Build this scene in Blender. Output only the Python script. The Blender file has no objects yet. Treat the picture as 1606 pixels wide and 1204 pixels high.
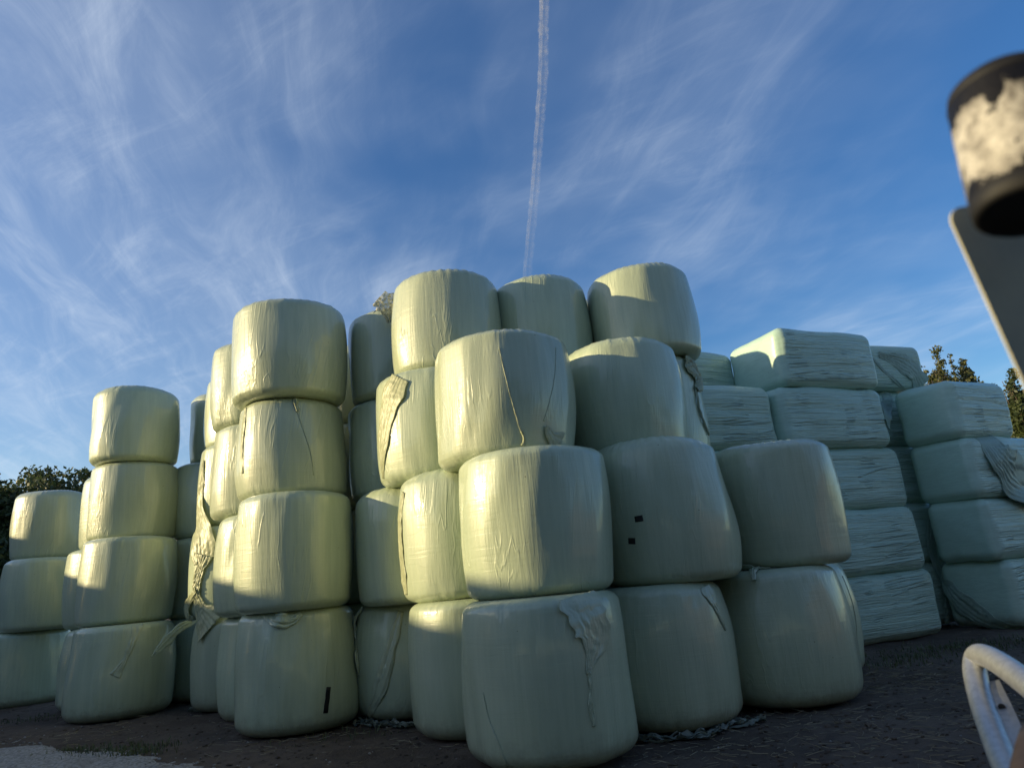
import bpy, bmesh, math, random
import numpy as np
from mathutils import Vector, Matrix
from mathutils.bvhtree import BVHTree

S = bpy.context.scene
COL = S.collection
rad = math.radians

# ------------------------------------------------------------------ camera
PXF, PITCH, ROLL, CAMH = 1086.9, rad(15.76), rad(5.17), 1.282
fw = Vector((0, math.cos(PITCH), math.sin(PITCH)))
rt0 = Vector((1, 0, 0)); up0 = Vector((0, -math.sin(PITCH), math.cos(PITCH)))
rt = rt0*math.cos(ROLL) - up0*math.sin(ROLL)
up = rt0*math.sin(ROLL) + up0*math.cos(ROLL)
cam_d = bpy.data.cameras.new('camera'); cam = bpy.data.objects.new('camera', cam_d); COL.objects.link(cam)
M = Matrix.Identity(4)
for i in range(3):
    M[i][0], M[i][1], M[i][2] = rt[i], up[i], -fw[i]
M[2][3] = CAMH
cam.matrix_world = M
cam_d.sensor_width = 36; cam_d.lens = 36*PXF/1606
cam_d.clip_start = 0.02; cam_d.clip_end = 6000
cam_d.dof.use_dof = True; cam_d.dof.focus_distance = 8.0; cam_d.dof.aperture_fstop = 5.6
S.camera = cam
CP = Vector((0, 0, CAMH))

# ------------------------------------------------------------------ sky, sun, exposure
SUN_EL, SUN_AZ = rad(12.5), rad(-97)          # azimuth clockwise from +Y: low sun on the viewer's left
SKY_STRENGTH = 0.11
CLOUD_AT = (4.1, 2.3, 0)
w = bpy.data.worlds.new('World'); S.world = w; w.use_nodes = True
nt = w.node_tree; nt.nodes.clear()
class G:
    """tiny node graph helper"""
    def __init__(s, tree): s.t = tree
    def n(s, typ, ins=None, **kw):
        nd = s.t.nodes.new(typ)
        for k, v in kw.items(): setattr(nd, k, v)
        for k, v in (ins or {}).items():
            if isinstance(v, bpy.types.NodeSocket): s.t.links.new(v, nd.inputs[k])
            else: nd.inputs[k].default_value = v
        return nd
    def m(s, op, a, b=0.0, c=None, clamp=False):
        ins = {0: a, 1: b}
        if c is not None: ins[2] = c
        return s.n('ShaderNodeMath', ins, operation=op, use_clamp=clamp).outputs[0]
    def ramp(s, f, a, b, lo=0.0, hi=1.0, smooth=True):
        return s.n('ShaderNodeMapRange', {0: f, 1: a, 2: b, 3: lo, 4: hi}, interpolation_type='SMOOTHSTEP' if smooth else 'LINEAR').outputs[0]
    def noise(s, vec, scale, detail=4, rough=.55, dist=0.0):
        return s.n('ShaderNodeTexNoise', {'Vector': vec, 'Scale': scale, 'Detail': detail, 'Roughness': rough, 'Distortion': dist}).outputs[0]
    def mapv(s, vec, loc=(0,0,0), rot=(0,0,0), scale=(1,1,1)):
        if any(rot): vec = s.n('ShaderNodeMapping', {'Vector': vec, 'Rotation': rot}).outputs[0]
        return s.n('ShaderNodeMapping', {'Vector': vec, 'Location': loc, 'Scale': scale}).outputs[0]
    def mix(s, f, a, b):
        nd = s.n('ShaderNodeMix', data_type='RGBA')
        for k, v in ((0, f), (6, a), (7, b)):
            if isinstance(v, bpy.types.NodeSocket): s.t.links.new(v, nd.inputs[k])
            else: nd.inputs[k].default_value = v
        return nd.outputs[2]
g = G(nt)
sky = g.n('ShaderNodeTexSky', sky_type='NISHITA', sun_disc=False, sun_elevation=SUN_EL, sun_rotation=SUN_AZ,
          altitude=0, air_density=1.0, dust_density=0.6, ozone_density=2.2)
tc = g.n('ShaderNodeTexCoord').outputs['Generated']
sx = g.n('ShaderNodeSeparateXYZ', {0: tc})
zz = g.m('ADD', g.m('MAXIMUM', sx.outputs[2], 0.0), 0.13)
px = g.m('DIVIDE', sx.outputs[0], zz); py = g.m('DIVIDE', sx.outputs[1], zz)
pv = g.n('ShaderNodeCombineXYZ', {0: px, 1: py, 2: 0.0}).outputs[0]
warp = g.n('ShaderNodeTexNoise', {'Vector': pv, 'Scale': 0.9, 'Detail': 3})
wv = g.n('ShaderNodeVectorMath', {0: warp.outputs['Color'], 1: (0.5, 0.5, 0.5)}, operation='SUBTRACT').outputs[0]
wv = g.n('ShaderNodeVectorMath', {0: wv, 'Scale': 0.42}, operation='SCALE').outputs[0]
pw = g.n('ShaderNodeVectorMath', {0: pv, 1: wv}, operation='ADD').outputs[0]
fil = g.noise(g.mapv(pw, rot=(0, 0, rad(-16)), scale=(3.1, 0.8, 1)), 2.3, 12, .63, .6)
fil2 = g.noise(g.mapv(pw, loc=(3, 1, 0), rot=(0, 0, rad(-62)), scale=(3.0, 0.8, 1)), 3.0, 11, .70, .4)
cov = g.noise(g.mapv(pv, loc=CLOUD_AT), 1.05, 4, .55)
bias = g.ramp(px, -1.5, 0.0, 0.34, 0.05, smooth=False)
covm = g.ramp(g.m('ADD', cov, bias), 0.40, 0.80)
wis = g.m('MULTIPLY', g.ramp(fil, 0.38, 0.86), g.m('MULTIPLY', covm, .30))
wis2 = g.m('MULTIPLY', g.ramp(fil2, 0.46, 0.86), g.m('MULTIPLY', covm, 0.20))
veil = g.m('ADD', g.m('MULTIPLY', covm, 0.17), 0.055)
cf = g.m('MINIMUM', g.m('ADD', g.m('ADD', wis, wis2), veil), 0.75)
skyc = g.n('ShaderNodeHueSaturation', {'Hue': 0.512, 'Saturation': 1.42, 'Value': 1.12, 'Color': sky.outputs[0]}).outputs[0]
colr = g.mix(cf, skyc, (5.3, 6.0, 6.9, 1))
bg = g.n('ShaderNodeBackground', {'Color': colr, 'Strength': SKY_STRENGTH})
g.n('ShaderNodeOutputWorld', {0: bg.outputs[0]})

sl = bpy.data.lights.new('sun', 'SUN'); sun = bpy.data.objects.new('sun', sl); COL.objects.link(sun)
sl.energy = 5.0; sl.angle = rad(0.5); sl.color = (1.0, 0.795, 0.435)
to_sun = Vector((math.sin(SUN_AZ)*math.cos(SUN_EL), math.cos(SUN_AZ)*math.cos(SUN_EL), math.sin(SUN_EL)))
sun.rotation_euler = to_sun.to_track_quat('Z', 'Y').to_euler()
sun.location = (-10, 0, 30)
S.view_settings.view_transform = 'Standard'; S.view_settings.look = 'None'
S.view_settings.gamma = 1; S.view_settings.use_curve_mapping = False
S.view_settings.exposure = 0.42

# ------------------------------------------------------------------ helpers
def px_ray(u, v):
    x2 = (u-803)/PXF; y2 = -(v-602)/PXF
    return (rt*x2 + up*y2 + fw)
def ground_at(u, v, z=0.0):
    d = px_ray(u, v); return CP + d*((z-CAMH)/d.z)
def at_y(u, v, y):
    d = px_ray(u, v); return CP + d*(y/d.y)
def tag(o, label=None, cat=None, group=None, kind=None):
    if label: o['label'] = label
    if cat: o['category'] = cat
    if group: o['group'] = group
    if kind: o['kind'] = kind
    return o
def link_mesh(name, verts, faces, mat=None, parent=None, smooth=True, loc=None):
    me = bpy.data.meshes.new(name)
    if isinstance(verts, np.ndarray): verts = verts.tolist()
    me.from_pydata(verts, [], faces if isinstance(faces, list) else faces.tolist())
    if smooth: me.polygons.foreach_set('use_smooth', [True]*len(me.polygons))
    me.update()
    o = bpy.data.objects.new(name, me); COL.objects.link(o)
    if mat: me.materials.append(mat)
    if parent is not None:
        o.parent = parent
        o.matrix_parent_inverse = Matrix.Translation(-parent.location) if parent.rotation_euler == parent.rotation_euler.__class__() else parent.matrix_basis.inverted()
    if loc is not None: o.location = loc
    return o
def bm_obj(name, bm, mat=None, parent=None, smooth=False):
    me = bpy.data.meshes.new(name); bm.normal_update(); bm.to_mesh(me); bm.free()
    if smooth: me.polygons.foreach_set('use_smooth', [True]*len(me.polygons))
    o = bpy.data.objects.new(name, me); COL.objects.link(o)
    if mat: me.materials.append(mat)
    if parent is not None:
        o.parent = parent; o.matrix_parent_inverse = parent.matrix_basis.inverted()
    return o
def bm_box(bm, lo, hi, mtx=None):
    r = bmesh.ops.create_cube(bm, size=1)
    for v in r['verts']:
        v.co = Vector([lo[i] + (v.co[i]+.5)*(hi[i]-lo[i]) for i in range(3)])
        if mtx is not None: v.co = mtx @ v.co
    return r['verts']
def tube_geo(pts, radii, seg=16, cap=True):
    pts = [Vector(p) for p in pts]; V = []; F = []
    n = len(pts); prev = None
    for i, p in enumerate(pts):
        t = (pts[min(i+1, n-1)] - pts[max(i-1, 0)]).normalized()
        if prev is None:
            a = t.orthogonal().normalized()
        else:
            a = (prev - t*prev.dot(t)).normalized()
        prev = a; b = t.cross(a)
        r = radii[i] if hasattr(radii, '__len__') else radii
        for k in range(seg):
            q = 2*math.pi*k/seg
            V.append(tuple(p + (a*math.cos(q) + b*math.sin(q))*r))
    for i in range(n-1):
        for k in range(seg):
            F.append((i*seg+k, i*seg+(k+1) % seg, (i+1)*seg+(k+1) % seg, (i+1)*seg+k))
    if cap:
        F.append(tuple(range(seg))[::-1]); F.append(tuple((n-1)*seg+k for k in range(seg)))
    return V, F
def spline(P, n):
    P = [np.array(p, float) for p in P]
    P = [2*P[0]-P[1]] + P + [2*P[-1]-P[-2]]; out = []
    m = len(P)-3
    for i in range(n):
        s = i/(n-1)*m; k = min(int(s), m-1); t = s-k
        a, b, c, d = P[k:k+4]
        out.append(.5*((2*b)+(-a+c)*t+(2*a-5*b+4*c-d)*t*t+(-a+3*b-3*c+d)*t**3))
    return out
class SN:
    """sum-of-sines smooth noise in 3D (numpy)"""
    def __init__(s, seed, n=14, f=1.0, spread=.6):
        r = np.random.RandomState(seed)
        d = r.normal(size=(n, 3)); d /= np.linalg.norm(d, axis=1)[:, None]
        s.k = d*(f*np.exp(r.uniform(-spread, spread, n)))[:, None]*2*np.pi
        s.p = r.uniform(0, 6.28, n); s.n = n
    def __call__(s, P):
        return np.sin(P @ s.k.T + s.p).sum(-1)/math.sqrt(s.n)

# ------------------------------------------------------------------ materials
def new_mat(name):
    m = bpy.data.materials.new(name); m.use_nodes = True
    m.node_tree.nodes.clear(); return m, G(m.node_tree)
def out(gm, sh): gm.n('ShaderNodeOutputMaterial', {0: sh})
def wrap_mat(name, base, dark, rough, ridge_axis=None, tint=0.06):
    m, q = new_mat(name)
    oc = q.n('ShaderNodeTexCoord').outputs['Object']
    oi = q.n('ShaderNodeObjectInfo').outputs['Random']
    off = q.n('ShaderNodeCombineXYZ', {0: q.m('MULTIPLY', oi, 37.0), 1: q.m('MULTIPLY', oi, 91.0), 2: q.m('MULTIPLY', oi, 13.0)}).outputs[0]
    v = q.n('ShaderNodeVectorMath', {0: oc, 1: off}, operation='ADD').outputs[0]
    if ridge_axis is None:
        streak = q.noise(q.mapv(v, scale=(20, 20, 0.9)), 1.0, 4, .6)
        fine = q.noise(q.mapv(v, scale=(75, 75, 2.2)), 1.0, 3, .6)
        crease = q.noise(q.mapv(v, rot=(rad(9), rad(-6), 0), scale=(9, 9, 0.55)), 1.0, 2, .5, .25)
    else:
        streak = q.noise(q.mapv(v, scale=(.55, 6.0, 24)), 1.0, 4, .62, .1)
        fine = q.noise(q.mapv(v, scale=(2.4, 9, 62)), 1.0, 3, .6)
        crease = q.noise(q.mapv(v, rot=(0, rad(4), 0), scale=(0.5, 5, 11)), 1.0, 2, .5, .15)
    broad = q.noise(v, 1.7, 3, .5)
    mott = q.noise(q.mapv(v, scale=(1, 1, 1)), 26, 3, .6)
    cr = q.m('SUBTRACT', 1.0, q.m('MULTIPLY', q.m('ABSOLUTE', q.m('SUBTRACT', crease, 0.5)), 22.0), clamp=True)   # thin crease lines
    sel = q.ramp(q.noise(v, 2.2, 1, .5), .50, .62)
    cr = q.m('MULTIPLY', cr, sel)
    c1 = q.mix(q.ramp(q.m('ADD', q.m('MULTIPLY', streak, .6), q.m('MULTIPLY', broad, .4)), .35, .68), dark, base)
    c2 = q.mix(q.ramp(mott, .35, .75, 0, .16), c1, dark)
    hs = q.n('ShaderNodeHueSaturation', {'Hue': q.m('ADD', 0.5, q.m('MULTIPLY', q.m('SUBTRACT', oi, .5), tint*.35)),
             'Value': q.m('ADD', 1.0, q.m('MULTIPLY', q.m('SUBTRACT', oi, .5), tint*2)), 'Color': c2}).outputs[0]
    pos = q.n('ShaderNodeNewGeometry').outputs['Position']; pz = q.n('ShaderNodeSeparateXYZ', {0: pos}).outputs[2]
    mud = q.m('MULTIPLY', q.ramp(q.m('ADD', pz, q.m('MULTIPLY', q.noise(v, 9, 5, .7), .35)), .44, .14), .55)      # soil splashed up from the yard
    vo = q.n('ShaderNodeTexVoronoi', {'Vector': v, 'Scale': 7.0})
    spk = q.m('MULTIPLY', q.m('LESS_THAN', vo.outputs['Distance'], .035), q.m('GREATER_THAN', q.n('ShaderNodeSeparateColor', {0: vo.outputs['Color']}).outputs[0], .72))
    grime = q.m('MULTIPLY', q.ramp(q.noise(q.mapv(v, scale=(2.2, 2.2, .7)), 1.6, 6, .7), .55, .78), .22)           # grey weathering bloom
    hs = q.mix(grime, hs, (.30, .33, .27, 1))
    hs = q.mix(mud, hs, (.13, .105, .08, 1)); hs = q.mix(q.m('MULTIPLY', spk, .8), hs, (.04, .035, .03, 1))
    band = q.noise(q.mapv(v, scale=(1.3, 1.3, 17)), 1.0, 2, .5, .4)                                                 # edges of the overlapping film layers
    b0 = q.m('ADD', q.m('MULTIPLY', streak, 1.0), q.m('MULTIPLY', fine, .38))
    hgt = q.m('ADD', q.m('ADD', b0, q.m('MULTIPLY', cr, .55)), q.m('MULTIPLY', q.ramp(band, .47, .53), .09))
    if ridge_axis is not None:
        at = q.n('ShaderNodeAttribute', attribute_name='ridge', attribute_type='GEOMETRY').outputs['Fac']
        st = q.m('ADD', .12, q.m('MULTIPLY', at, .88))
        bp = q.n('ShaderNodeBump', {'Strength': st, 'Distance': .035, 'Height': hgt})
    else:
        bp = q.n('ShaderNodeBump', {'Strength': .42, 'Distance': .010, 'Height': hgt})
    cb = q.n('ShaderNodeBump', {'Strength': .2 if ridge_axis is None else .4, 'Distance': .010, 'Height': hgt})
    rg = q.m('ADD', rough-.05, q.m('MULTIPLY', q.ramp(mott, .3, .8), .14))
    p = q.n('ShaderNodeBsdfPrincipled', {'Base Color': hs, 'Roughness': rg, 'IOR': 1.5, 'Normal': bp.outputs[0], 'Coat Weight': .6 if ridge_axis is None else .12, 'Coat Roughness': .06, 'Coat Normal': cb.outputs[0]})
    out(q, p.outputs[0]); return m
WRAP = wrap_mat('pale_wrap', (.455, .512, .355, 1), (.385, .445, .305, 1), .40)
TEAL = wrap_mat('teal_wrap', (.46, .63, .52, 1), (.40, .56, .46, 1), .33, ridge_axis='x')
def film_mat(name, base, teal=False):
    m, q = new_mat(name)
    oc = q.n('ShaderNodeTexCoord').outputs['Object']
    n1 = q.noise(oc, 28, 4, .65); n2 = q.noise(oc, 90, 2, .6)
    c = q.mix(q.ramp(n1, .35, .7), tuple(x*.82 for x in base[:3])+(1,), base)
    bp = q.n('ShaderNodeBump', {'Strength': .35, 'Distance': .006, 'Height': q.m('ADD', n1, q.m('MULTIPLY', n2, .4))})
    p = q.n('ShaderNodeBsdfPrincipled', {'Base Color': c, 'Roughness': .36, 'Specular IOR Level': .35, 'Normal': bp.outputs[0]})
    tr = q.n('ShaderNodeBsdfTranslucent', {'Color': base})
    mx = q.n('ShaderNodeMixShader', {0: .28, 1: p.outputs[0], 2: tr.outputs[0]})
    out(q, mx.outputs[0]); return m
FILM = film_mat('pale_film', (.53, .565, .40, 1))
SCRAP = film_mat('dirty_film', (.27, .30, .25, 1))
def clear_film():
    m, q = new_mat('clear_film')
    oc = q.n('ShaderNodeTexCoord').outputs['Object']; n1 = q.noise(oc, 34, 5, .65)
    bp = q.n('ShaderNodeBump', {'Strength': .6, 'Distance': .012, 'Height': n1})
    p = q.n('ShaderNodeBsdfPrincipled', {'Base Color': (.62, .60, .44, 1), 'Roughness': .2, 'Normal': bp.outputs[0]})
    tr = q.n('ShaderNodeBsdfTranslucent', {'Color': (.66, .64, .48, 1)}); tp = q.n('ShaderNodeBsdfTransparent')
    m1 = q.n('ShaderNodeMixShader', {0: .5, 1: p.outputs[0], 2: tr.outputs[0]})
    out(q, q.n('ShaderNodeMixShader', {0: q.ramp(n1, .35, .65, .05, .6), 1: m1.outputs[0], 2: tp.outputs[0]}).outputs[0]); return m
CLEAR = clear_film()
FILM_Y = film_mat('yellowed_film', (.55, .585, .37, 1))
FILM_G = film_mat('grey_green_film', (.45, .525, .375, 1))
FILM_T = film_mat('teal_film', (.42, .56, .47, 1))
def simple(name, col, rough=.6, metal=0.0, var=.25, scale=14, bump=.2, bd=.004):
    m, q = new_mat(name)
    oc = q.n('ShaderNodeTexCoord').outputs['Object']
    n1 = q.noise(oc, scale, 5, .6)
    c = q.mix(q.ramp(n1, .3, .75), tuple(x*(1-var) for x in col[:3])+(1,), tuple(min(1, x*(1+var)) for x in col[:3])+(1,))
    bp = q.n('ShaderNodeBump', {'Strength': bump, 'Distance': bd, 'Height': n1})
    p = q.n('ShaderNodeBsdfPrincipled', {'Base Color': c, 'Roughness': q.m('ADD', rough-.1, q.m('MULTIPLY', n1, .2)), 'Metallic': metal, 'Normal': bp.outputs[0]})
    out(q, p.outputs[0]); return m
TAPE = simple('black_tape', (.008, .008, .009), .42, 0, .2, 40, .1)

# ------------------------------------------------------------------ ground
def soil_mat():
    m, q = new_mat('soil')
    oc = q.n('ShaderNodeTexCoord').outputs['Object']
    a = q.noise(oc, .55, 5, .6); b = q.noise(oc, 7, 6, .65); d = q.noise(oc, 45, 4, .7)
    c = q.mix(q.ramp(a, .35, .65), (.095, .070, .052, 1), (.155, .118, .088, 1))
    c = q.mix(q.ramp(b, .4, .75, 0, .7), c, (.066, .050, .040, 1))
    c = q.mix(q.ramp(d, .58, .72, 0, .5), c, (.17, .14, .105, 1))
    h = q.m('ADD', q.m('MULTIPLY', b, 1.0), q.m('MULTIPLY', d, .5))
    bp = q.n('ShaderNodeBump', {'Strength': 1.0, 'Distance': .05, 'Height': h})
    p = q.n('ShaderNodeBsdfPrincipled', {'Base Color': c, 'Roughness': .92, 'Normal': bp.outputs[0], 'Specular IOR Level': .25})
    out(q, p.outputs[0]); return m
SOIL = soil_mat()
na, nb, nc_ = SN(5, 20, .35), SN(6, 24, 1.3), SN(7, 30, 4.0)
def soil_h(P):
    return .020*na(P) + .012*nb(P) + .0075*nc_(P)
def soil_flat(P):     # keep level where bales stand
    return soil_h(P) - .012
xs = np.concatenate([[-900, -300, -120, -60, -35, -24], np.arange(-15, 14.01, .09), [20, 30, 60, 120, 300, 900]])
ys = np.concatenate([[-900, -300, -100, -40, -18, -8, -3, 0, 1.5], np.arange(2.4, 15.01, .09), [18, 24, 40, 80, 160, 400, 1200]])
gx, gy = np.meshgrid(xs, ys)
GP = np.stack([gx.ravel(), gy.ravel(), 0*gx.ravel()], 1)
near = (gx.ravel() > -15.5) & (gx.ravel() < 14.5) & (gy.ravel() > 2) & (gy.ravel() < 15.5)
GP[:, 2] = np.where(near, soil_flat(GP), -.012)
nx, ny = len(xs), len(ys)
ii = (np.arange(ny-1)[:, None]*nx + np.arange(nx-1)[None]).ravel()
tag(link_mesh('ground', GP, np.stack([ii, ii+1, ii+1+nx, ii+nx], 1), SOIL), kind='structure')

# pale gravel track crossing the near corner
def gravel_mat():
    m, q = new_mat('gravel')
    oc = q.n('ShaderNodeTexCoord').outputs['Object']
    v = q.n('ShaderNodeTexVoronoi', {'Vector': oc, 'Scale': 42.0})
    a = q.noise(oc, 1.6, 5, .6)
    c = q.mix(q.ramp(v.outputs['Color'], .1, .9), (.21, .195, .175, 1), (.36, .34, .31, 1))
    c = q.mix(q.ramp(a, .5, .75, 0, .6), c, (.15, .13, .11, 1))
    bp = q.n('ShaderNodeBump', {'Strength': .9, 'Distance': .012, 'Height': q.m('SUBTRACT', 1.0, v.outputs['Distance'])})
    p = q.n('ShaderNodeBsdfPrincipled', {'Base Color': c, 'Roughness': .9, 'Normal': bp.outputs[0]})
    out(q, p.outputs[0]); return m
edge_px = [(-260, 1148), (-120, 1158), (0, 1160), (60, 1164), (95, 1176), (135, 1182), (170, 1180), (210, 1186), (250, 1192), (300, 1200), (360, 1212), (430, 1230)]
ep = [np.array(ground_at(u, v)[:2]) for u, v in edge_px]
rng = np.random.RandomState(3)
ep = spline(ep, 150)
ep = [p + rng.normal(0, .018, 2) for p in ep]
ep_a = np.array(ep); o_ = np.argsort(ep_a[:, 0]); ex, ey = ep_a[o_, 0], ep_a[o_, 1]
GXS, GYS = np.arange(-9.5, ex[-1]+.3, .04), np.concatenate([[-6, -3, -1, 0.5, 1.5, 2.2], np.arange(2.45, 8.2, .04)])
qx, qy = np.meshgrid(GXS, GYS)
P = np.stack([qx.ravel(), qy.ravel(), 0*qx.ravel()], 1)
ge1, ge2 = SN(41, 18, 2.2, .6), SN(42, 26, 7, .6)
dd = np.interp(P[:, 0], ex, ey) - P[:, 1] - 1.5*np.maximum(0, P[:, 0]-ex[-1]+.35) + .05*ge1(P) + .03*ge2(P)
P[:, 2] = np.where(P[:, 1] > 2.4, soil_flat(P), 0.0) + np.clip(dd*.16, -.05, .020) + .004*ge2(P*1.7)*(dd > 0)
nx2 = len(GXS); keep = (dd > -.25)
ii = (np.arange(len(GYS)-1)[:, None]*nx2 + np.arange(nx2-1)[None]).ravel()
Fq = np.stack([ii, ii+1, ii+1+nx2, ii+nx2], 1); Fq = Fq[keep[Fq].any(1)]
us, inv = np.unique(Fq, return_inverse=True); V = P[us]; F = inv.reshape(Fq.shape)
tag(link_mesh('gravel_track', V, F, gravel_mat()), kind='structure')

# ------------------------------------------------------------------ round wrapped bales
NTH, NV = 150, 58
TH = np.linspace(0, 2*np.pi, NTH, endpoint=False)
def round_bale_mesh(R, H, seed, sag=0.0, flat_top=True):
    rs = np.random.RandomState(seed)
    rcb_r, rcb_z = rs.uniform(.105, .14), rs.uniform(.075, .10)
    rct_r, rct_z = (rcb_r, rcb_z) if flat_top else (rs.uniform(.14, .19), rs.uniform(.09, .12))
    if sag: rcb_r, rcb_z = .15, .13
    q8 = np.linspace(0, np.pi/2, 10)
    lowc = [(R-rcb_r+rcb_r*math.sin(q), -H/2+rcb_z*(1-math.cos(q))) for q in q8]
    topc = [(R-rct_r+rct_r*math.cos(q), H/2-rct_z+rct_z*math.sin(q)) for q in q8]
    side = [(R, z) for z in np.linspace(-H/2+rcb_z, H/2-rct_z, NV-30+2)[1:-1]]
    cap0 = [((R-rcb_r)*f, -H/2) for f in (.2, .45, .65, .82, .93)]
    cap1 = [((R-rct_r)*f, H/2) for f in (.93, .82, .65, .45, .2)]
    pr_ = np.array(cap0+lowc+side+topc+cap1); assert len(pr_) == NV
    r = pr_[:, 0]; z_ = pr_[:, 1]; t = z_/(H/2)
    r = r*(1 - rs.uniform(.045, .085)*np.abs(t)**2.2)*(1 - sag*t)
    if not flat_top: z_ = np.where(t > .9, z_ + .035*(1-(r/R)**2)*(t-.9)*10, z_)
    z = z_/(H/2)
    C, Sn = np.cos(TH), np.sin(TH)
    T = t[:, None] + 0*TH; RR = r[:, None] + 0*TH
    # faceted, slightly slumped roll
    k1, k2 = rs.randint(5, 8), rs.randint(9, 14)
    amp = rs.uniform(.006, .013)
    ang = TH[None] + .25*np.sin(1.5*T + rs.uniform(0, 6))
    RR = RR*(1 + amp*np.abs(np.sin(ang*k1/2+rs.uniform(0, 6)))*1.2 - amp + .004*np.sin(ang*k2 + rs.uniform(0, 6)) + .009*np.cos(TH[None]*2 + rs.uniform(0, 6)))
    P = np.stack([RR*C, RR*Sn, (z*H/2)[:, None] + 0*TH], -1)
    P3 = P.reshape(-1, 3)
    lo, mid = SN(seed+1, 12, .75), SN(seed+2, 18, 2.2)
    rad_ = np.linalg.norm(P3[:, :2], axis=1)[:, None] + 1e-6
    nrm = np.concatenate([P3[:, :2]/rad_, 0*rad_], 1)
    # vertical stretch: squeeze z for the mid-frequency ripples
    Q = P3*np.array([1, 1, .25])
    d = .016*lo(P3) + .0048*mid(Q)
    # pleats gathered at the shoulders
    w_ = np.clip((np.abs(T.ravel())-.62)/.3, 0, 1)**1.5
    A = np.tile(TH, NV)
    pl = np.zeros_like(A)
    for kk in rs.randint(18, 62, 7): pl += np.sin(A*kk + rs.uniform(0, 6) + 2*T.ravel())
    d += .0009*pl*w_
    P3 = P3 + nrm*d[:, None]
    # irregular top/bottom skin
    topw = np.clip((np.abs(T.ravel())-.86)/.1, 0, 1)
    if not flat_top: P3[:, 2] += topw*(T.ravel() > 0)*(.016*lo(P3+3.1)+.0012*pl)
    # slanting lean
    P3[:, 0] += rs.normal(0, .007)*T.ravel(); P3[:, 1] += rs.normal(0, .007)*T.ravel()
    f = []
    for i in range(NV-1):
        a = i*NTH + np.arange(NTH); b = i*NTH + (np.arange(NTH)+1) % NTH
        f.append(np.stack([a, b, b+NTH, a+NTH], 1))
    faces = np.concatenate(f).tolist()
    c0 = len(P3); P3 = np.concatenate([P3, [[0, 0, P3[0, 2]], [0, 0, P3[-1, 2]]]])
    for k in range(NTH):
        faces.append((c0, (k+1) % NTH, k)); faces.append((c0+1, (NV-1)*NTH+k, (NV-1)*NTH+(k+1) % NTH))
    return P3, faces

PG = 'pale green bales stacked in columns'
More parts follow.
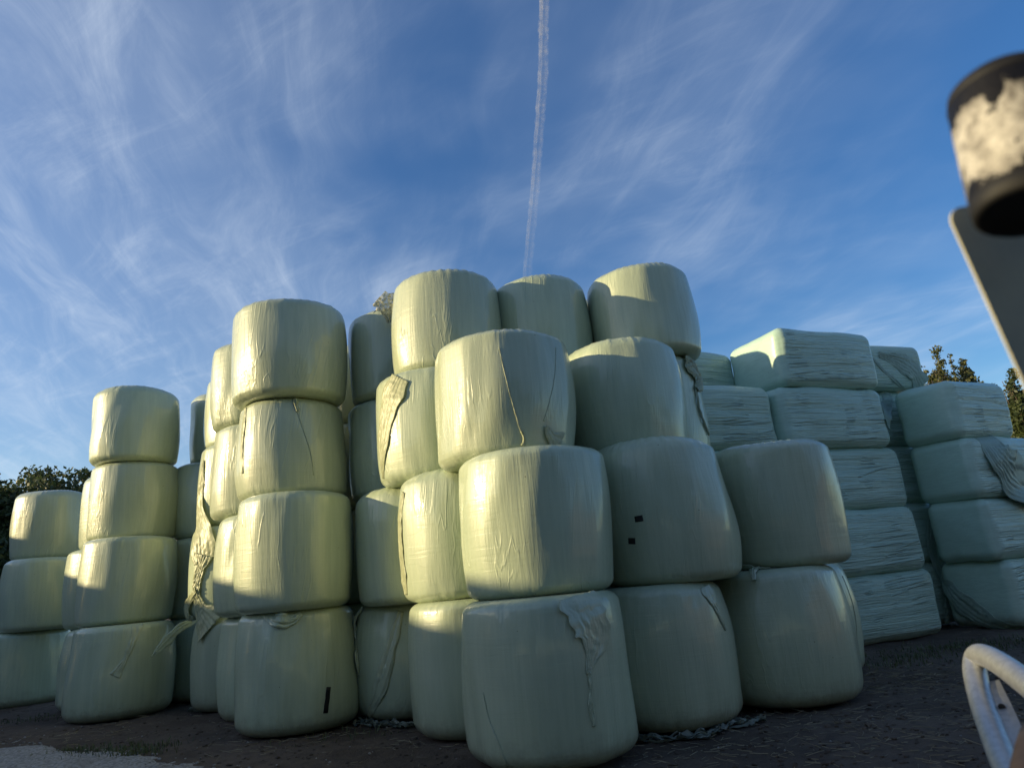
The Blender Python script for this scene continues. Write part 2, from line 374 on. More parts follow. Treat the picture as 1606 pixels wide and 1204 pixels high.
# key: (x, y, R, z0, z1, label)   keys only serve this script
BALES = {
 'A0': (-8.75, 12.55, .66, 0, 1.172, 'shaded pale bale on the ground at the far end of the pile, beside the trees'),
 'A1': (-8.50, 12.45, .66, 1.172, 2.355, 'pale bale in the middle of the short three-high column by the trees'),
 'A2': (-8.62, 12.70, .625, 2.355, 3.529, 'half-lit bale topping the short three-high column in front of the trees'),
 'B0': (-5.71, 10.12, .669, 0, 1.168, 'ground bale with a thin torn strip down its front, under the glossy four-high column'),
 'B1': (-5.85, 10.38, .635, 1.168, 2.36, 'second bale up in the glossy four-high column, a bluish bale tucked beside it'),
 'B2': (-6.05, 10.80, .632, 2.36, 3.522, 'third bale up in the four-high column next to the short column'),
 'B3': (-6.05, 10.72, .625, 3.522, 4.688, 'glossy bale topping the four-high column next to the short column'),
 'B0b': (-6.62, 11.32, .645, 0, 1.144, 'ground bale peeking out just behind the one with the thin torn strip'),
 'B1b': (-6.76, 11.50, .649, 1.144, 2.333, 'bluish shaded bale peeking out on the second level behind the four-high column'),
 'B2b': (-6.72, 11.68, .65, 2.333, 3.51, 'bale peeking out as a thin lit sliver on the third level behind the four-high column'),
 'C0': (-2.57, 7.95, .625, 0, 1.183, 'dark shaded ground bale with one slanted strip of black tape'),
 'C1': (-2.57, 7.83, .635, 1.183, 2.397, 'second bale up above the bale with the slanted black tape strip'),
 'C2': (-2.68, 8.12, .636, 2.397, 3.51, 'third bale up with a frayed yellow strand and a thin dark seam'),
 'C3': (-2.68, 8.00, .68, 3.51, 4.666, 'large bale with a sharp light and shade ridge topping the column with the slanted tape'),
 'C0b': (-3.23, 9.05, .642, 0, 1.15, 'narrow lit-topped ground bale wedged behind the one with the slanted black tape'),
 'C1b': (-3.22, 8.95, .65, 1.15, 2.347, 'second-level yellow-lit bale directly behind the column with the slanted tape, beside the long torn film'),
 'C2b': (-3.42, 9.20, .65, 2.347, 3.525, 'glossy third-level bale directly behind the one with the frayed yellow strand'),
 'C3b': (-3.51, 9.27, .649, 3.525, 4.686, 'top-level bale directly behind the large ridged one, sagging over the bale beneath'),
 'C0c': (-4.00, 10.05, .638, 0, 1.14, 'dark ground bale below the bunched end of the long torn film'),
 'C1c': (-4.16, 10.20, .65, 1.14, 2.365, 'second-level bale behind the long bunched strip of torn yellow film'),
 'C2c': (-4.13, 10.32, .65, 2.365, 3.55, 'third-level bale from whose edge the long torn film starts to hang'),
 'C3c': (-4.22, 10.62, .648, 3.55, 4.696, 'top-level bale third back in its row, seen as a thin yellow sliver'),
 'C0d': (-5.04, 11.35, .69, 0, 1.16, 'very dark ground bale in the deep gap left of the long torn film'),
 'C1d': (-5.06, 11.40, .69, 1.16, 2.35, 'shaded second-level bale in the narrow gap between the two four-high columns'),
 'C2d': (-5.03, 11.45, .69, 2.35, 3.53, 'shaded third-level bale in the narrow gap between the two four-high columns'),
 'C3d': (-4.92, 11.60, .64, 3.53, 4.72, 'bale with only its rim lit, topping the narrow gap between the two four-high columns'),
 'F0': (0.06, 5.82, .651, 0, 1.145, 'big ground bale nearest the camera with a torn triangular flap hanging from its top'),
 'F1': (0.09, 6.07, .653, 1.145, 2.314, 'large half-lit bale resting on the nearest bale with the torn triangular flap'),
 'F2': (-0.10, 6.48, .675, 2.314, 3.487, 'large third-level bale with two long creases and a notch at its lower rim'),
 'E0': (-0.56, 7.02, .643, 0, 1.155, 'shaded ground bale just left of the nearest bale'),
 'E1': (-0.62, 7.12, .648, 1.155, 2.355, 'second-level yellow bale with a strip of crinkled film down its edge'),
 'E2': (-0.89, 7.56, .649, 2.355, 3.537, 'third-level bale with a wide crinkled film flap hanging along its lit edge'),
 'E3': (-0.70, 7.63, .649, 3.537, 4.691, 'half-lit bale on the top level beside the standing scrap of clear film'),
 'D0': (-1.39, 8.33, .645, 0, 1.145, 'ground bale with a long slanting fold of loose film across its front'),
 'D1': (-1.30, 8.07, .645, 1.145, 2.348, 'second-level bale with a curved shadow edge and a lit top'),
 'D2': (-1.46, 8.58, .649, 2.348, 3.522, 'dark third-level bale in the recess behind the crinkled film flap'),
 'D3': (-1.44, 8.55, .649, 3.522, 4.684, 'dark top-level bale with only its rim lit, below the standing scrap of clear film'),
 'D3x': (-2.15, 9.72, .645, 3.52, 4.66, 'bale glimpsed as a thin line in the gap beside the large ridged bale'),
 'H3': (0.42, 7.98, .60, 3.52, 4.707, 'top-level bale in the middle of the three highest, shaded except for its rim'),
 'G0': (1.10, 6.62, .65, 0, 1.137, 'ground bale with a short crinkled strip, under the bale with two black patches'),
 'G1': (1.31, 6.70, .652, 1.137, 2.387, 'shaded bale with two small black tape patches and a lit patch on top'),
 'G2': (1.16, 7.24, .645, 2.387, 3.547, 'third-level shaded bale with a lit strip along its top, beside the creased bale'),
 'I3': (1.66, 7.97, .637, 3.60, 4.71, 'top-level bale with a stepped patch of sunlight, above the bundle of grey film'),
 'R0': (2.36, 7.13, .65, 0, 1.175, 'outermost front ground bale with a twisted knot of film at its upper edge'),
 'R1': (2.62, 7.25, .60, 1.175, 2.381, 'bale capping the outermost two-high column in front of the teal bales'),
 'G2b': (1.60, 8.05, .625, 2.42, 3.60, 'third-level bale half hidden behind its neighbour, below the bundle of grey film'),
 'R0b': (3.05, 8.50, .65, 0, 1.165, 'ground bale seen as a rounded edge just behind the outermost two-high column'),
}
HID = [(1.62, 8.12, .62, 0, 1.18), (1.62, 8.12, .62, 1.18, 2.42), (.42, 7.98, .60, 0, 1.18), (.42, 7.98, .6, 1.18, 2.35), (.42, 7.98, .6, 2.35, 3.52),
       (-2.12, 9.65, .64, 0, 1.18), (-2.12, 9.65, .64, 1.18, 2.36), (-2.12, 9.65, .64, 2.36, 3.52)] + [(x_, y_, .635, a_, b_) for x_, y_, k_ in ((1.0, 9.2, 1.205), (.35, 10.35, 1.27), (-.25, 9.2, 1.16)) for a_, b_ in ((0, k_), (k_, 2*k_), (2*k_, 3*k_), (3*k_, 4*k_))]  # last three columns added out of sight, raised to shade the highest teal bale
BOB, BVH, TREE_ALL = {}, {}, []
def put_bale(key, spec, label, group=PG, seed=0):
    x, y, R, z0, z1 = spec[:5]
    top_open = not any(o is not spec and abs(o[3]-z1) < .09 and math.hypot(o[0]-x, o[1]-y) < .5 for o in list(BALES.values())+HID)
    P, Fc = round_bale_mesh(R, z1-z0+.006, seed, sag=.022 if z0 == 0 else 0.0, flat_top=not top_open)
    P[:, 2] += (z1-z0)/2
    o = link_mesh('wrapped_bale', P, Fc, WRAP)
    o.location = (x, y, z0); tag(o, label, 'bale', group)
    BOB[key] = o
    BVH[key] = BVHTree.FromPolygons([tuple(p) for p in (P+np.array([x, y, z0])).tolist()], Fc)
    return o
for i, (k, sp) in enumerate(BALES.items()): put_bale(k, sp, sp[5], seed=100+7*i)
for i, sp in enumerate(HID): put_bale('hid%d' % i, sp, 'pale green bale buried inside the pile behind the front columns', 'bales buried inside the pile', seed=900+5*i)

# ------------------------------------------------------------------ teal square bales
def cube_grid(n):
    """cube surface as 6 grids: unit points in [-1,1]^3 (not welded along edges -> welded by rounding)"""
    idx = {}; V = []; F = []
    def vid(p):
        k = tuple(np.round(p, 5))
        if k not in idx: idx[k] = len(V); V.append(k)
        return idx[k]
    ls = [np.sin(np.linspace(-1, 1, m)*np.pi/2)*.35+np.linspace(-1, 1, m)*.65 for m in n]
    for ax in range(3):
        a, b = (ax+1) % 3, (ax+2) % 3
        for s in (-1, 1):
            la, lb = ls[a], ls[b]
            ids = np.zeros((len(la), len(lb)), int)
            for i, p in enumerate(la):
                for j, q in enumerate(lb):
                    c = [0, 0, 0]; c[ax] = s; c[a] = p; c[b] = q; ids[i, j] = vid(c)
            for i in range(len(la)-1):
                for j in range(len(lb)-1):
                    f = (ids[i, j], ids[i+1, j], ids[i+1, j+1], ids[i, j+1])
                    F.append(f if s > 0 else f[::-1])
    return np.array(V), F
CG_V, CG_F = cube_grid((56, 34, 44))
def teal_mesh(L, Wd, H, seed, r=.15):
    U = CG_V; half = np.array([L, Wd, H])/2
    r = min(r, H*.3)
    inner = half - r
    P = U*half
    c = np.clip(P, -inner, inner); d = P-c
    nd = np.linalg.norm(d, axis=1)[:, None]
    N = d/np.maximum(nd, 1e-6)
    P = c + N*r
    rs = np.random.RandomState(seed)
    lo = SN(seed, 14, .8); mid = SN(seed+1, 24, 3.0, .5); fi = SN(seed+2, 30, 7, .5)
    # bulging faces
    b = (1-U**2)
    P[:, 1] += np.sign(U[:, 1])*(np.abs(U[:, 1]) > .98)*.035*b[:, 0]*b[:, 2]
    P[:, 0] += np.sign(U[:, 0])*(np.abs(U[:, 0]) > .98)*.03*b[:, 1]*b[:, 2]
    P[:, 2] += (U[:, 2] > .98)*.02*b[:, 0]*b[:, 1]
    ridge = np.clip(1-np.abs(N[:, 0])*1.6, 0, 1)
    Q = P*np.array([.07, .6, 1.15])
    dd = .014*lo(P) + ridge*(.008*mid(Q) + .0045*fi(Q)) + (1-ridge)*.003*mid(P)
    P = P + N*dd[:, None]
    P[:, 2] = np.clip(P[:, 2], -H/2, H/2+.04)
    return P, ridge
TG = 'teal square bales stacked beside the round ones'
TB = {}
def put_teal(key, K, yaw, L, Wd, z0, z1, label, seed):
    """K: the near corner; the long ridged side runs from K along yaw, the depth is perpendicular to it"""
    a = Vector((math.cos(yaw), math.sin(yaw), 0)); b = Vector((-math.sin(yaw), math.cos(yaw), 0))
    c = Vector((K[0], K[1], 0)) + a*L/2 + b*Wd/2 + Vector((0, 0, (z0+z1)/2))
    P, ridge = teal_mesh(L, Wd, z1-z0+.012, seed)
    o = link_mesh('square_bale', P, CG_F, TEAL)
    at = o.data.attributes.new('ridge', 'FLOAT', 'POINT'); at.data.foreach_set('value', ridge.astype(np.float32))
    o.location = c; o.rotation_euler = (0, 0, yaw); tag(o, label, 'bale', TG)
    ca, sa = math.cos(yaw), math.sin(yaw)
    W3 = np.stack([P[:, 0]*ca-P[:, 1]*sa+c.x, P[:, 0]*sa+P[:, 1]*ca+c.y, P[:, 2]+c.z], 1)
    BOB[key] = o; BVH[key] = BVHTree.FromPolygons([tuple(p) for p in W3.tolist()], CG_F)
yT = rad(24); aT = np.array([math.cos(yT), math.sin(yT)]); bT = np.array([-math.sin(yT), math.cos(yT)])
RT = np.array([6.0, 10.85])
HT = .925
def teal_T(key, layer, shift, L, Wd, back, label, seed, dyaw=0, h=HT):
    K = RT + aT*(shift-L) + bT*back
    put_teal(key, K, yT+rad(dyaw), L, Wd, layer*HT, layer*HT+h, label, seed)
teal_T('T0', 0, .02, 2.05, 1.2, 0, 'teal bale on the ground in the tall column next to the pale bales', 11)
teal_T('T1', 1, -.06, 2.0, 1.2, -.02, 'teal bale second from the ground in the tall column next to the pale bales', 12)
teal_T('T2', 2, -.02, 2.0, 1.2, .02, 'teal bale third from the ground in the tall column next to the pale bales', 13, 1)
teal_T('T3', 3, -.20, 2.1, 1.2, .0, 'ridged teal bale directly under the highest teal bale', 14, -1)
teal_T('T4', 4, -.12, 2.0, 1.2, -.02, 'highest teal bale with a sunlit corner, topping the tall column', 15, 0)
for k, lab in enumerate(['teal ground bale hidden behind the pale ground bales', 'teal second-level bale hidden behind the outermost pale column',
                         'teal third-level bale mostly hidden behind the outermost pale column', 'ridged teal bale just beside the bundle of grey film']):
    teal_T('L%d' % k, k, -2.33, 1.9, 1.2, .12, lab, 21+k)
teal_T('L4', 4, -2.0, 1.5, 1.2, .95, 'sunlit-topped teal bale tucked behind the highest teal bale', 26, 6, .86)
teal_T('L4b', 4, -2.6, 1.6, 1.2, 1.2, 'small visible corner of a teal bale against the top pale bale', 27, 4, .80)
for k, lab in enumerate(['dark teal ground bale recessed between the two teal columns', 'narrow recessed teal bale second from the ground, with hanging film beside it',
                         'narrow recessed teal bale third from the ground between the two teal columns', 'narrow recessed teal bale with a loose square-ended flap']):
    put_teal('N%d' % k, RT+aT*([1.56, 1.50, 1.42, 1.28][k]-1.22)+bT*[.72, .70, .70, .68][k], yT, 1.22, 1.2, k*.972, (k+1)*.972, lab, 31+k)
for k in range(4): put_teal('W%d' % k, RT+aT*(-1.0)+bT*1.98, yT, 2.9, 1.1, k*.95, (k+1)*.95, 'teal bale buried behind the two teal columns', 81+k)
put_teal('N4', RT+aT*.10+bT*.66, yT-.1, 1.62, 1.2, 3.888, 4.70, 'crumpled teal bale wrapped in slack film beside the highest teal bale', 36)
KU, yU, HU = np.array([6.82, 10.68]), rad(30), .938
def teal_U(key, layer, dx, dy, L, Wd, label, seed, dyaw=0):
    put_teal(key, KU+np.array([dx, dy]), yU+rad(dyaw), L, Wd, layer*HU, (layer+1)*HU, label, seed)
teal_U('U0', 0, .22, .05, 1.9, 1.05, 'teal ground bale under loose film in the four-high teal column', 41)
teal_U('U1', 1, .10, -.02, 1.9, .95, 'smooth-ended teal bale second from the ground in the four-high teal column', 42)
teal_U('U2', 2, .06, -.03, 1.9, 1.0, 'teal bale draped with a wrinkled sheet in the four-high teal column', 43, -2)
teal_U('U3', 3, .04, -.02, 1.62, 1.0, 'teal bale with a slanted top corner capping the four-high teal column', 44, 0)
aU = np.array([math.cos(yU), math.sin(yU)])
for k, lab in enumerate(['teal ground bale at the outer end of the teal row', 'teal second-level bale at the outer end of the teal row', 'ridged teal bale capping the outer end of the teal row']):
    put_teal('V%d' % k, KU+aU*2.05+np.array([-.05, .1]), yU, 1.8, 1.1, k*HU, (k+1)*HU, lab, 51+k)

# ------------------------------------------------------------------ loose film, tape
def hit(u, v, keys):
    d = px_ray(u, v).normalized(); best = None
    for k in keys:
        h = BVH[k].ray_cast(CP, d)
        if h[0] is not None and (best is None or h[3] < best[2]): best = (h[0], h[1], h[3])
    return best
def film(name, keys, pts, widths, parent, mat=FILM, amp=.012, off=.012, pleats=3, nu=60, nv=22, seed=0, thick=.003, free=None, label=None):
    """a crumpled strip of film lying on the surface under picture points pts; free: extra distance towards the viewer per point"""
    rs = np.random.RandomState(seed)
    P, N = [], []
    last = None
    for i, (u, v) in enumerate(pts):
        h = hit(u, v, keys)
        if h is None:
            dist = last if last else (BOB[keys[0]].location + Vector((0, 0, .6)) - CP).length - .3
            d = px_ray(u, v).normalized(); p = CP + d*dist; n = -d
            if not free or free[i] < .15:
                rr_ = min((BVH[k].find_nearest(p) for k in keys), key=lambda r: r[3])
                p, n = rr_[0], rr_[1]
        else: p, n, last = h[0], h[1], h[2]
        d = (CP-p).normalized()
        if n.dot(d) < 0.15: n = (n + d*.6).normalized()
        p = p + n*off + d*(free[i] if free else 0)
        P.append(np.array(p)); N.append(np.array(n))
    C = spline(P, nu); NN = spline(N, nu); Wd = np.interp(np.linspace(0, 1, nu), np.linspace(0, 1, len(widths)), widths)
    ph = rs.uniform(0, 6, 6)
    nz = SN(seed+5, 16, 9, .7); nz2 = SN(seed+6, 20, 26, .6)
    V = np.zeros((nu, nv, 3))
    for i in range(nu):
        t = C[min(i+1, nu-1)]-C[max(i-1, 0)]; t = t/np.linalg.norm(t)
        n = NN[i]/np.linalg.norm(NN[i]); s = np.cross(t, n); s /= np.linalg.norm(s)
        for j in range(nv):
            a = j/(nv-1)*2-1
            wob = 1 + .12*math.sin(i*.19+ph[0]) + .06*math.sin(i*.47+ph[1])
            q = C[i] + s*a*Wd[i]*.5*wob
            ed = 1-abs(a)**5
            mo = .35 + .65*abs(math.sin(i*.045+a*1.7+ph[4])*math.sin(i*.021-a*2.9+ph[5])); wv_ = 1.4*math.sin(i*.06+ph[5]+a*1.3)
            hh = amp*ed*mo*(.55*math.sin(a*pleats*3.14*(1+.25*a)+ph[2]+.05*i+wv_) + .3*math.sin(a*pleats*6.9+ph[3]-.07*i+wv_*.7)) + amp*ed
            V[i, j] = q + n*hh
    Q = V.reshape(-1, 3)
    nrm = np.repeat(np.array([x/np.linalg.norm(x) for x in NN]), nv, 0)
    Q = Q + nrm*(amp*.30*nz(Q) + amp*.06*nz2(Q))[:, None] + .002*np.stack([nz2(Q+1), nz2(Q+2), nz2(Q+3)], 1)*min(1, amp/.01)
    # keep it outside the surface it lies on
    for idx in range(len(Q)):
        for k in keys:
            r = BVH[k].find_nearest(Vector(Q[idx]), .25)
            if r[0] is not None:
                dv = (Vector(Q[idx])-r[0]).dot(r[1])
                if dv < .003: Q[idx] = np.array(r[0] + r[1]*(.003 + .002*rs.rand()))
    top = Q; bot = Q - nrm*thick
    nq = nu*nv; F = []
    for i in range(nu-1):
        for j in range(nv-1):
            a = i*nv+j; F.append((a, a+1, a+nv+1, a+nv)); F.append((nq+a, nq+a+nv, nq+a+nv+1, nq+a+1))
    ring = [i*nv for i in range(nu)] + [(nu-1)*nv+j for j in range(1, nv)] + [i*nv+nv-1 for i in range(nu-2, -1, -1)] + [j for j in range(nv-2, 0, -1)]
    for a, b in zip(ring, ring[1:]+ring[:1]): F.append((a, b, nq+b, nq+a))
    o = link_mesh(name, np.concatenate([top, bot]), F, mat)
    if parent: 
        o.parent = BOB[parent]; o.matrix_parent_inverse = BOB[parent].matrix_basis.inverted()
    if label: o['label'] = label
    return o
# long torn strip down the second row column
film('film_tail', ['C2c', 'C1c'], [(321, 722), (318, 748), (314, 790), (318, 840), (322, 880)], [.03, .14, .26, .44, .36], 'C2c', FILM_Y, .010, .010, 7, seed=1, nu=70, nv=34)
film('film_tail', ['C1c', 'C0c'], [(322, 870), (312, 905), (310, 930), (318, 958), (332, 985)], [.28, .17, .14, .28, .46], 'C1c', FILM_Y, .013, .02, 7, seed=2, nu=70, nv=30)
film('film_tail', ['C1c', 'C0c'], [(312, 925), (298, 948), (292, 968), (300, 975)], [.12, .14, .20, .14], 'C1c', FILM_Y, .014, .04, 4, seed=3)
film('film_tail', ['C0c'], [(304, 968), (285, 982), (262, 1004), (238, 1030)], [.06, .11, .12, .03], 'C0c', FILM_G, .010, .05, 3, seed=4, free=[.1, .16, .2, .26])
# frayed strand on the third bale
film('film_strand', ['C2'], [(386, 640), (382, 675), (380, 705), (381, 742)], [.07, .09, .06, .03], 'C2', FILM_Y, .006, .006, 3, seed=6, nv=10)
film('film_knot', ['C3', 'C2'], [(463, 628), (464, 636), (467, 645)], [.05, .03, .05], 'C2', FILM_Y, .012, .02, 2, seed=7, nu=24, nv=10)
film('seam', ['C2'], [(466, 645), (476, 675), (487, 710), (492, 745)], [.008, .008, .008, .004], 'C2', FILM_G, .0025, .003, 1, seed=8, nv=6)
# flaps on the middle stack
film('film_flap', ['E2'], [(628, 592), (614, 625), (604, 670), (600, 715), (602, 750)], [.26, .34, .27, .16, .05], 'E2', FILM_Y, .007, .006, 7, seed=9, nv=34)
film('film_flap', ['E1'], [(634, 772), (628, 815), (622, 860), (620, 905), (617, 936)], [.06, .13, .17, .20, .08], 'E1', FILM_Y, .008, .006, 5, seed=10)
film('film_flap', ['D3', 'E3'], [(613, 508), (610, 490), (605, 477), (594, 467)], [.05, .20, .34, .22], 'D3', CLEAR, .03, .02, 4, seed=11, free=[.16, .2, .2, .2])
# nearest bale: triangular flap and its tail
film('film_flap', ['F0'], [(905, 934), (922, 965), (932, 1000), (926, 1040), (922, 1058)], [.36, .38, .27, .08, .03], 'F0', WRAP, .0045, .003, 5, seed=12, nu=80, nv=40)
film('film_strand', ['F0'], [(922, 1052), (926, 1080), (926, 1105), (932, 1138)], [.02, .02, .045, .03], 'F0', WRAP, .008, .004, 2, seed=13, nv=10)
film('crease', ['F0'], [(758, 1085), (768, 1130), (782, 1165), (796, 1200)], [.008, .010, .016, .03], 'F0', WRAP, .0025, .003, 1, seed=14, nv=6)
# creases and notch on the third level middle bale
film('crease', ['F2'], [(783, 546), (793, 590), (806, 640), (818, 678)], [.008, .012, .012, .02], 'F2', FILM, .003, .003, 1, seed=15, nv=6)
film('crease', ['F2'], [(872, 545), (870, 590), (862, 630), (853, 660)], [.007, .008, .010, .014], 'F2', WRAP, .0025, .003, 1, seed=16, nv=6)
film('film_flap', ['F2'], [(854, 668), (862, 684), (874, 697)], [.03, .12, .26], 'F2', FILM, .006, .02, 2, seed=17, nu=30)
film('film_strand', ['F2'], [(818, 676), (822, 688), (820, 698)], [.03, .02, .04], 'F2', FILM_Y, .01, .006, 2, seed=18, nv=8, nu=24)
# grey bundle between top bale and the one beneath
film('film_bundle', ['I3', 'G2b'], [(1072, 566), (1086, 580), (1094, 598), (1090, 612)], [.18, .30, .26, .08], 'G2b', FILM_G, .016, .02, 6, seed=19, nv=30)
film('film_strand', ['G2b'], [(1090, 605), (1093, 632), (1101, 660), (1110, 682)], [.06, .03, .03, .015], 'G2b', FILM_G, .012, .012, 2, seed=20, nv=10)
# ground row
film('film_tail', ['D0', 'C0'], [(567, 946), (560, 975), (557, 1010), (556, 1035), (560, 1058)], [.06, .08, .09, .11, .09], 'D0', WRAP, .014, .03, 2, seed=21)
film('film_fold', ['D0'], [(628, 958), (616, 1005), (602, 1055), (590, 1095), (578, 1122)], [.06, .13, .16, .14, .08], 'D0', WRAP, .008, .005, 2, seed=22)
film('film_strip', ['B0'], [(216, 978), (208, 1005), (197, 1032), (180, 1060)], [.16, .07, .06, .12], 'B0', WRAP, .006, .004, 2, seed=23)
film('film_strip', ['G0'], [(1105, 920), (1116, 940), (1127, 962), (1137, 988)], [.16, .10, .06, .02], 'G0', WRAP, .008, .005, 2, seed=24, nv=14)
film('film_knot', ['R0', 'R1'], [(1160, 886), (1178, 887), (1196, 889), (1218, 889)], [.05, .08, .06, .03], 'R0', WRAP, .014, .02, 3, seed=25, nv=14)
film('film_knot', ['R0'], [(1188, 887), (1182, 897), (1184, 910)], [.06, .09, .03], 'R0', WRAP, .014, .015, 3, seed=26, nu=26, nv=12)
film('film_flap', ['C0'], [(412, 960), (432, 970), (455, 972), (472, 962)], [.10, .14, .14, .06], 'C0', WRAP, .014, .008, 2, seed=27)
film('crease', ['R0b'], [(1330, 900), (1338, 950), (1344, 1000), (1340, 1040)], [.007]*4, 'R0b', WRAP, .0025, .003, 1, seed=28, nv=6)
# teal: draped sheet, hanging tails, square-ended flap, slack wrap
film('film_sheet', ['U2', 'V2', 'U1', 'V1'], [(1540, 684), (1560, 705), (1585, 738), (1612, 780), (1640, 825)], [.25, .60, .85, .80, .6], 'U2', FILM_T, .013, .012, 8, seed=29, nu=80, nv=50)
film('film_tail', ['N1', 'T1', 'N0'], [(1462, 790), (1458, 830), (1462, 870), (1478, 905), (1496, 945)], [.12, .18, .20, .22, .2], 'N1', FILM_T, .016, .02, 4, seed=30, nv=26)
film('film_sheet', ['U0', 'N0'], [(1478, 880), (1492, 925), (1530, 960), (1575, 985), (1625, 998)], [.12, .28, .34, .32, .25], 'U0', FILM_T, .014, .015, 5, seed=31, nu=80, nv=30)
film('film_tail', ['N0', 'U0', 'T0'], [(1466, 870), (1478, 915), (1484, 950), (1488, 980)], [.08, .14, .16, .1], 'N0', FILM_T, .02, .03, 3, seed=32)
film('film_flap', ['N3', 'T3'], [(1386, 616), (1388, 640), (1390, 668)], [.22, .24, .24], 'N3', FILM_T, .008, .02, 2, seed=33)
film('film_flap', ['N4'], [(1366, 560), (1385, 580), (1405, 598), (1418, 610)], [.04, .08, .08, .04], 'N4', FILM_T, .006, .006, 2, seed=34)
film('film_sheet', ['N4'], [(1378, 556), (1408, 566), (1432, 582), (1446, 604)], [.12, .32, .42, .36], 'N4', FILM_T, .010, .008, 6, seed=35, nv=30)

# black repair tape
def tape(key, uv, wd, hg, rot):
    h = hit(uv[0], uv[1], [key]); p, n = h[0], h[1]
    x = Vector((0, 0, 1)).cross(n).normalized(); y = n.cross(x)
    x, y = x*math.cos(rot)+y*math.sin(rot), y*math.cos(rot)-x*math.sin(rot)
    V = []; F = []; nxx, nyy = 6, 8; top = []
    for lay in (0.004, 0.0015):
        for i in range(nxx):
            for j in range(nyy):
                q = p + x*((i/(nxx-1)-.5)*wd + .0015*math.sin(j*2.1)) + y*((j/(nyy-1)-.5)*hg)
                r = BVH[key].find_nearest(q)
                V.append(tuple(r[0]+r[1]*lay))
    m_ = nxx*nyy
    for i in range(nxx-1):
        for j in range(nyy-1):
            a = i*nyy+j; F.append((a, a+nyy, a+nyy+1, a+1))
    ring = [i*nyy for i in range(nxx)] + [(nxx-1)*nyy+j for j in range(1, nyy)] + [i*nyy+nyy-1 for i in range(nxx-2, -1, -1)] + [j for j in range(nyy-2, 0, -1)]
    for a, b in zip(ring, ring[1:]+ring[:1]): F.append((a, m_+a, m_+b, b))
    o = link_mesh('tape_patch', V, F, TAPE); o.parent = BOB[key]; o.matrix_parent_inverse = BOB[key].matrix_basis.inverted()
tape('G1', (1002, 813), .075, .05, .05); tape('G1', (991, 848), .07, .052, -.12); tape('C0', (513, 1097), .05, .24, -.15)

# ------------------------------------------------------------------ film scraps on the soil
def scrap(label, pts, widths, seed, mat=SCRAP):
    C = spline([np.array(ground_at(u, v)) for u, v in pts], 60)
    r = np.random.RandomState(seed); V, F = [], []
    Wd = np.interp(np.linspace(0, 1, 60), np.linspace(0, 1, len(widths)), widths)
    nv = 7
    for m in range(9):
        n1, n2, n3 = SN(seed+10*m, 12, 2.6, .6), SN(seed+10*m+1, 14, 6, .6), SN(seed+10*m+2, 14, 14, .5)
        i0, i1 = (0, 60) if m < 4 else sorted(r.choice(np.arange(0, 61, 6), 2, replace=False))
        if i1-i0 < 12: i0, i1 = max(0, i0-12), min(60, i1+12)
        lat = r.uniform(-.42, .42); n0 = len(V); w = r.uniform(.025, .07)
        for i in range(i0, i1):
            t = C[min(i+1, 59)]-C[max(i-1, 0)]; t = t/np.linalg.norm(t); s_ = np.array([-t[1], t[0], 0])
            c = C[i] + s_*Wd[i]*(lat + .35*n1(C[i][None])[0]*.6)
            tw = 1.1*n2(C[i][None])[0]
            for j in range(nv):
                a = (j/(nv-1)*2-1)*w*.5
                p = c + s_*a*math.cos(tw)
                z = soil_flat(np.array([[p[0], p[1], 0.]]))[0] + .006 + abs(a*math.sin(tw)) + .022*abs(n2(p[None])[0]) + .008*abs(n3(p[None])[0])
                V.append((p[0]+.006*n3(p[None]+2)[0], p[1]+.006*n3(p[None]+4)[0], z))
        k_ = i1-i0; base = V[n0:]; m0 = len(V)
        V += [(x, y, z-.003) for x, y, z in base]
        for i in range(k_-1):
            for j in range(nv-1):
                k = n0+i*nv+j; F.append((k, k+1, k+nv+1, k+nv)); q_ = m0+i*nv+j; F.append((q_, q_+nv, q_+nv+1, q_+1))
    o = link_mesh('film_scrap', V, F, mat)
    tag(o, label, 'plastic scrap', 'scraps of torn film on the soil')
scrap('long crumpled scrap of film on soil before the bale with the short strip', [(985, 1158), (1050, 1156), (1120, 1146), (1160, 1134), (1198, 1130)], [.10, .14, .14, .24, .12], 60)
scrap('flat torn scrap of film on the soil at the foot of the slanting fold', [(560, 1130), (590, 1134), (620, 1134), (655, 1136)], [.08, .20, .16, .08], 62)
scrap('small scrap of film on the soil at the foot of the farthest ground bale', [(-10, 1110), (10, 1106), (28, 1102)], [.1, .3, .06], 64)
scrap('small scrap of film on the soil below the long torn yellow film', [(298, 1115), (318, 1115), (340, 1114)], [.06, .14, .08], 66)

# ------------------------------------------------------------------ straw, stones, grass
STRAW = simple('straw', (.25, .205, .125), .75, 0, .4, 3, .1)
rs = np.random.RandomState(21)
def in_pile(x, y):
    for sp in list(BALES.values()):
        if sp[3] == 0 and math.hypot(sp[0]-x, sp[1]-y) < sp[2]*.93: return True
    return False
V, F = [], []
def straw_blade(x, y, z, L, wd, az, tilt, bend):
    n0 = len(V); d = np.array([math.cos(az)*math.cos(tilt), math.sin(az)*math.cos(tilt), math.sin(tilt)]); s = np.array([-math.sin(az), math.cos(az), 0])
    for k in range(3):
        c = np.array([x, y, z]) + d*L*(k/2) + s*bend*L*(1 if k == 1 else 0)
        for e, f_ in ((-1, 0), (1, 0), (0, 1)): V.append(tuple(c + s*e*wd*.5 + np.array([0, 0, wd*f_])))
    for k in range(2):
        for e in range(3):
            a, b = n0+k*3+e, n0+k*3+(e+1) % 3; F.append((a, b, b+3, a+3))
